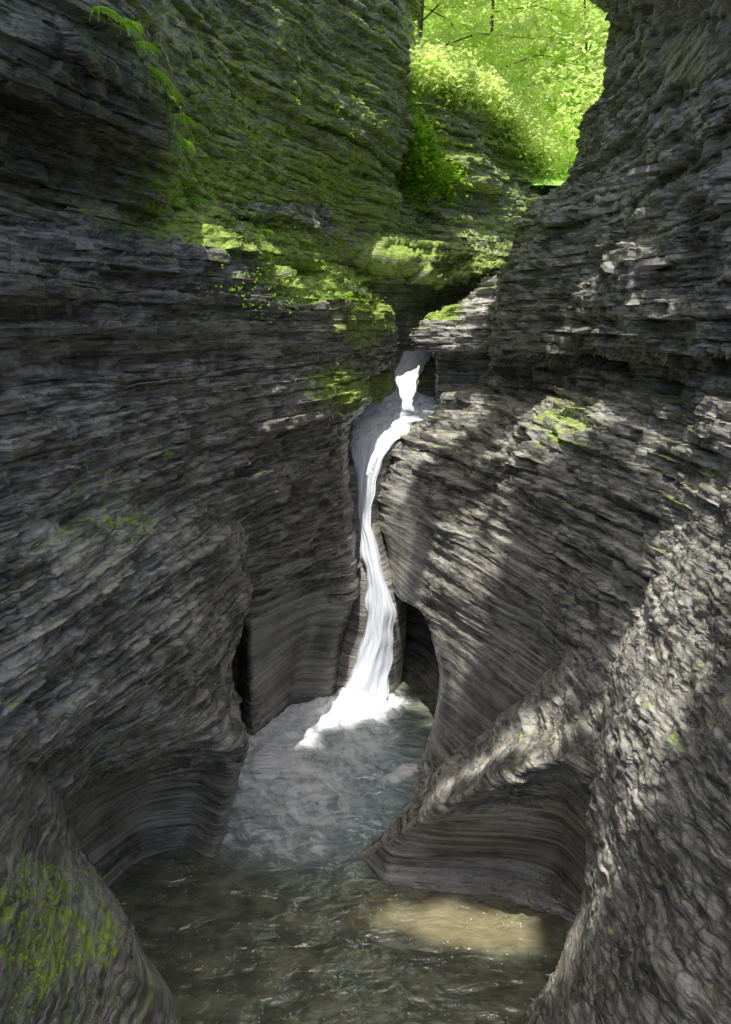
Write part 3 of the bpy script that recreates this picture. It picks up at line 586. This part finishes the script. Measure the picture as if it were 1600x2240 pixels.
for px, py, s, lb in [(290, 425, .3, 'fern on the mossy shelf at the far left'), (420, 450, .3, 'small fern on the mossy shelf under the dark overhang'), (600, 505, .3, 'little fern midway along the mossy shelf'), (340, 990, .12, 'tiny bright plant alone on the left cliff face')]:
    fern('cliff_left', px, py, s, lb)
def creeper(px0, py0, px1, py1, n, sz, label, sheetname='cliff_far', spread=35, off=.18, mat=None):
    p0, _ = on(sheetname, px0, py0); root = empty('climbing_plant', p0); tag(root, label, 'climbing plant', 'small plants rooted on the cliffs')
    c = []
    for i in range(n):
        t = random.random(); x = px0+(px1-px0)*t+random.gauss(0, spread*(.4+.6*t)); y = py0+(py1-py0)*t+random.gauss(0, spread*.5)
        if i % 8 == 0: p, nn = on(sheetname, x, y)
        c.append(tuple(p+nn*random.uniform(0, off)+Vector((random.gauss(0, .12), random.gauss(0, .05), random.gauss(0, .12)))-p0))
    leaves('foliage', c, sz, mat or LEAFD, root, flat=.5)
    st = [on(sheetname, px0+(px1-px0)*t, py0+(py1-py0)*t)[0]-p0+Vector((0, -.05, 0)) for t in np.linspace(0, 1, 6)]
    tube('stem', [(st, [.015]*6)], BARK, root, 5)
creeper(885, 300, 930, 420, 2200, .085, 'thick bright green creeper hanging on the far wall beside the cliff corner', off=.5)
creeper(870, 200, 880, 300, 700, .085, 'thin upper creeper beside the corner of the mossy cliff')
creeper(985, 370, 1000, 430, 300, .08, 'small creeper patch right of the thick one on the far wall', spread=16)
creeper(890, 165, 1070, 220, 4500, .10, 'leafy bushes along the top left rim of the far wall', spread=22, off=.6, mat=LEAF)
creeper(1060, 215, 1235, 385, 6000, .09, 'sunlit green bank spilling over the sloping rim of the far wall', spread=24, off=.5, mat=LEAF)
def moss_tufts(sheetname, n, x0, x1, y0, y1, sz, label):
    c = []
    for i in range(n):
        x, y = random.uniform(x0, x1), random.uniform(y0, y1); p, nn = on(sheetname, x, y)
        for _ in range(random.randint(6, 14)): c.append(tuple(p+nn*random.uniform(.0, .05)+Vector((random.gauss(0, .06), random.gauss(0, .04), random.gauss(0, .05)))))
    tag(leaves('ledge_plants', c, sz, LEAFD, flat=.4), label, 'plants', kind='stuff')
moss_tufts('cliff_left', 110, 430, 860, 470, 720, .03, 'small mosses and seedlings tufting the left ledges')
moss_tufts('cliff_upper_left', 120, 340, 850, 200, 440, .035, 'small mosses and seedlings tufting the upper left cliff')
moss_tufts('rock_foreground_left', 90, 0, 260, 1900, 2240, .010, 'small mosses tufting the foreground rock at the lower left')

# ------------------------------------------------------------------ loose slabs and fallen leaves
def slab(sheetname, px, py, s, label):
    p, nn = on(sheetname, px, py); k = random.randint(5, 7); co = []
    r = [s*random.uniform(.6, 1.1) for _ in range(k)]; th = s*.22
    for zz, f in ((0, 1), (th, .93)):
        for j in range(k):
            a = 2*PI*j/k; co.append((math.cos(a)*r[j]*1.5*f, math.sin(a)*r[j]*f, zz+random.uniform(-.01, .01)*s))
    me = bpy.data.meshes.new('stone_slab'); me.from_pydata(co, [], [tuple(range(k))[::-1], tuple(range(k, 2*k))]+[(j, (j+1) % k, k+(j+1) % k, k+j) for j in range(k)])
    me.materials.append(SLAB); o = bpy.data.objects.new('stone_slab', me); C.objects.link(o)
    o.location = p+Vector((0, 0, -.01)); o.rotation_euler = (random.uniform(-.25, .25), random.uniform(-.3, .3), random.uniform(0, 6))
    tag(o, label, 'stone', 'loose stone slabs on the ledges')
for a in [('cliff_left', 500, 520, .16, 'flat loose slab on the mossy shelf left of centre'), ('cliff_left', 640, 590, .12, 'small slab on the edge of the mossy shelf'), ('cliff_left', 190, 520, .2, 'wide pale slab on the left ledge under the overhang'),
          ('cliff_left', 800, 640, .2, 'pale slab topping the rock nose above the upper cascade'), ('cliff_near_left', 430, 1480, .07, 'thin dark slate chip on the near left buttress'), ('cliff_left', 150, 1030, .08, 'thin slate chip lying on the left cliff face'),
          ('cliff_right', 1440, 375, .3, 'sunlit pale slab high on the right cliff'), ('cliff_right', 1440, 580, .26, 'sunlit slab above the broken ledges on the right cliff'), ('cliff_right', 1360, 590, .2, 'yellowish slab beside the sunlit one on the right cliff'), ('cliff_right', 1290, 720, .16, 'thin slab on the long right ledge')]:
    slab(*a)
me = bpy.data.meshes.new('fallen_leaf')
me.from_pydata([(-.5, 0, 0), (-.2, .28, .06), (.2, .25, .05), (.55, 0, .0), (.2, -.25, .06), (-.2, -.28, .05), (0, 0, -.02)], [], [(0, 6, 1), (1, 6, 2), (2, 6, 3), (3, 6, 4), (4, 6, 5), (5, 6, 0)]); me.materials.append(DRY)
zones = [('cliff_right', 1200, 890, 60, 45, 22, 'tan fallen leaf on the sunlit slope of the right cliff', 'fallen leaves on the sunlit right slope', .06), ('cliff_right', 1220, 720, 80, 18, 8, 'tan fallen leaf on the long right ledge', 'fallen leaves on the long right ledge', .05),
         ('rock_ridge_right', 1140, 1620, 70, 30, 12, 'orange brown leaf on the crest of the right ridge', 'fallen leaves on the right ridge', .045), ('rock_foreground_left', 120, 1960, 70, 60, 9, 'small brown leaf on the mossy foreground rock', 'fallen leaves on the mossy foreground rock', .03),
         ('rock_foreground_right', 1400, 1450, 50, 90, 10, 'brown leaf on the pitted foreground rock at the right', 'fallen leaves on the right foreground rock', .03)]
for s_, x, y, rx, ry, k, lb, gp, sz in zones:
    for i in range(k):
        p, nn = on(s_, x+random.gauss(0, rx*.6), y+random.gauss(0, ry*.6))
        o = bpy.data.objects.new('fallen_leaf', me); C.objects.link(o); o.location = p+nn*.012
        o.rotation_mode = 'QUATERNION'; o.rotation_quaternion = (nn+Vector((0, 0, .8))).normalized().to_track_quat('Z', 'X') @ Matrix.Rotation(random.uniform(0, 6.3), 3, 'Z').to_quaternion()
        z = sz*random.uniform(.7, 1.2); o.scale = (z, z, z); tag(o, lb, 'leaf', gp)

# ------------------------------------------------------------------ light, world, camera
w = bpy.data.worlds.new('World'); bpy.context.scene.world = w; w.use_nodes = True
nt = w.node_tree; sky = nt.nodes.new('ShaderNodeTexSky'); sky.sky_type = 'NISHITA'; sky.sun_disc = False
el = math.asin(S.z); az = math.atan2(S.x, S.y); sky.sun_elevation = el; sky.sun_rotation = az
sky.dust_density = 5.0; sky.ozone_density = 1.0
nt.links.new(sky.outputs[0], nt.nodes['Background'].inputs[0]); nt.nodes['Background'].inputs[1].default_value = .15
L = bpy.data.lights.new('sun', 'SUN'); L.energy = 5; L.angle = math.radians(.5); L.color = (1, .96, .89)
lo = bpy.data.objects.new('sun', L); C.objects.link(lo); lo.rotation_mode = 'QUATERNION'; lo.rotation_quaternion = S.to_track_quat('Z', 'Y')
cam = bpy.data.cameras.new('camera'); cam.sensor_fit = 'VERTICAL'; cam.sensor_height = 24; cam.sensor_width = 24; cam.lens = 24*F/2240; cam.clip_end = 500; cam.clip_start = .05
co_ = bpy.data.objects.new('camera', cam); C.objects.link(co_); co_.location = (0, 0, H); co_.rotation_euler = (PI/2-TH, 0, 0)
bpy.context.scene.camera = co_
v = bpy.context.scene.view_settings; v.view_transform = 'Standard'; v.look = 'None'; v.exposure = 0
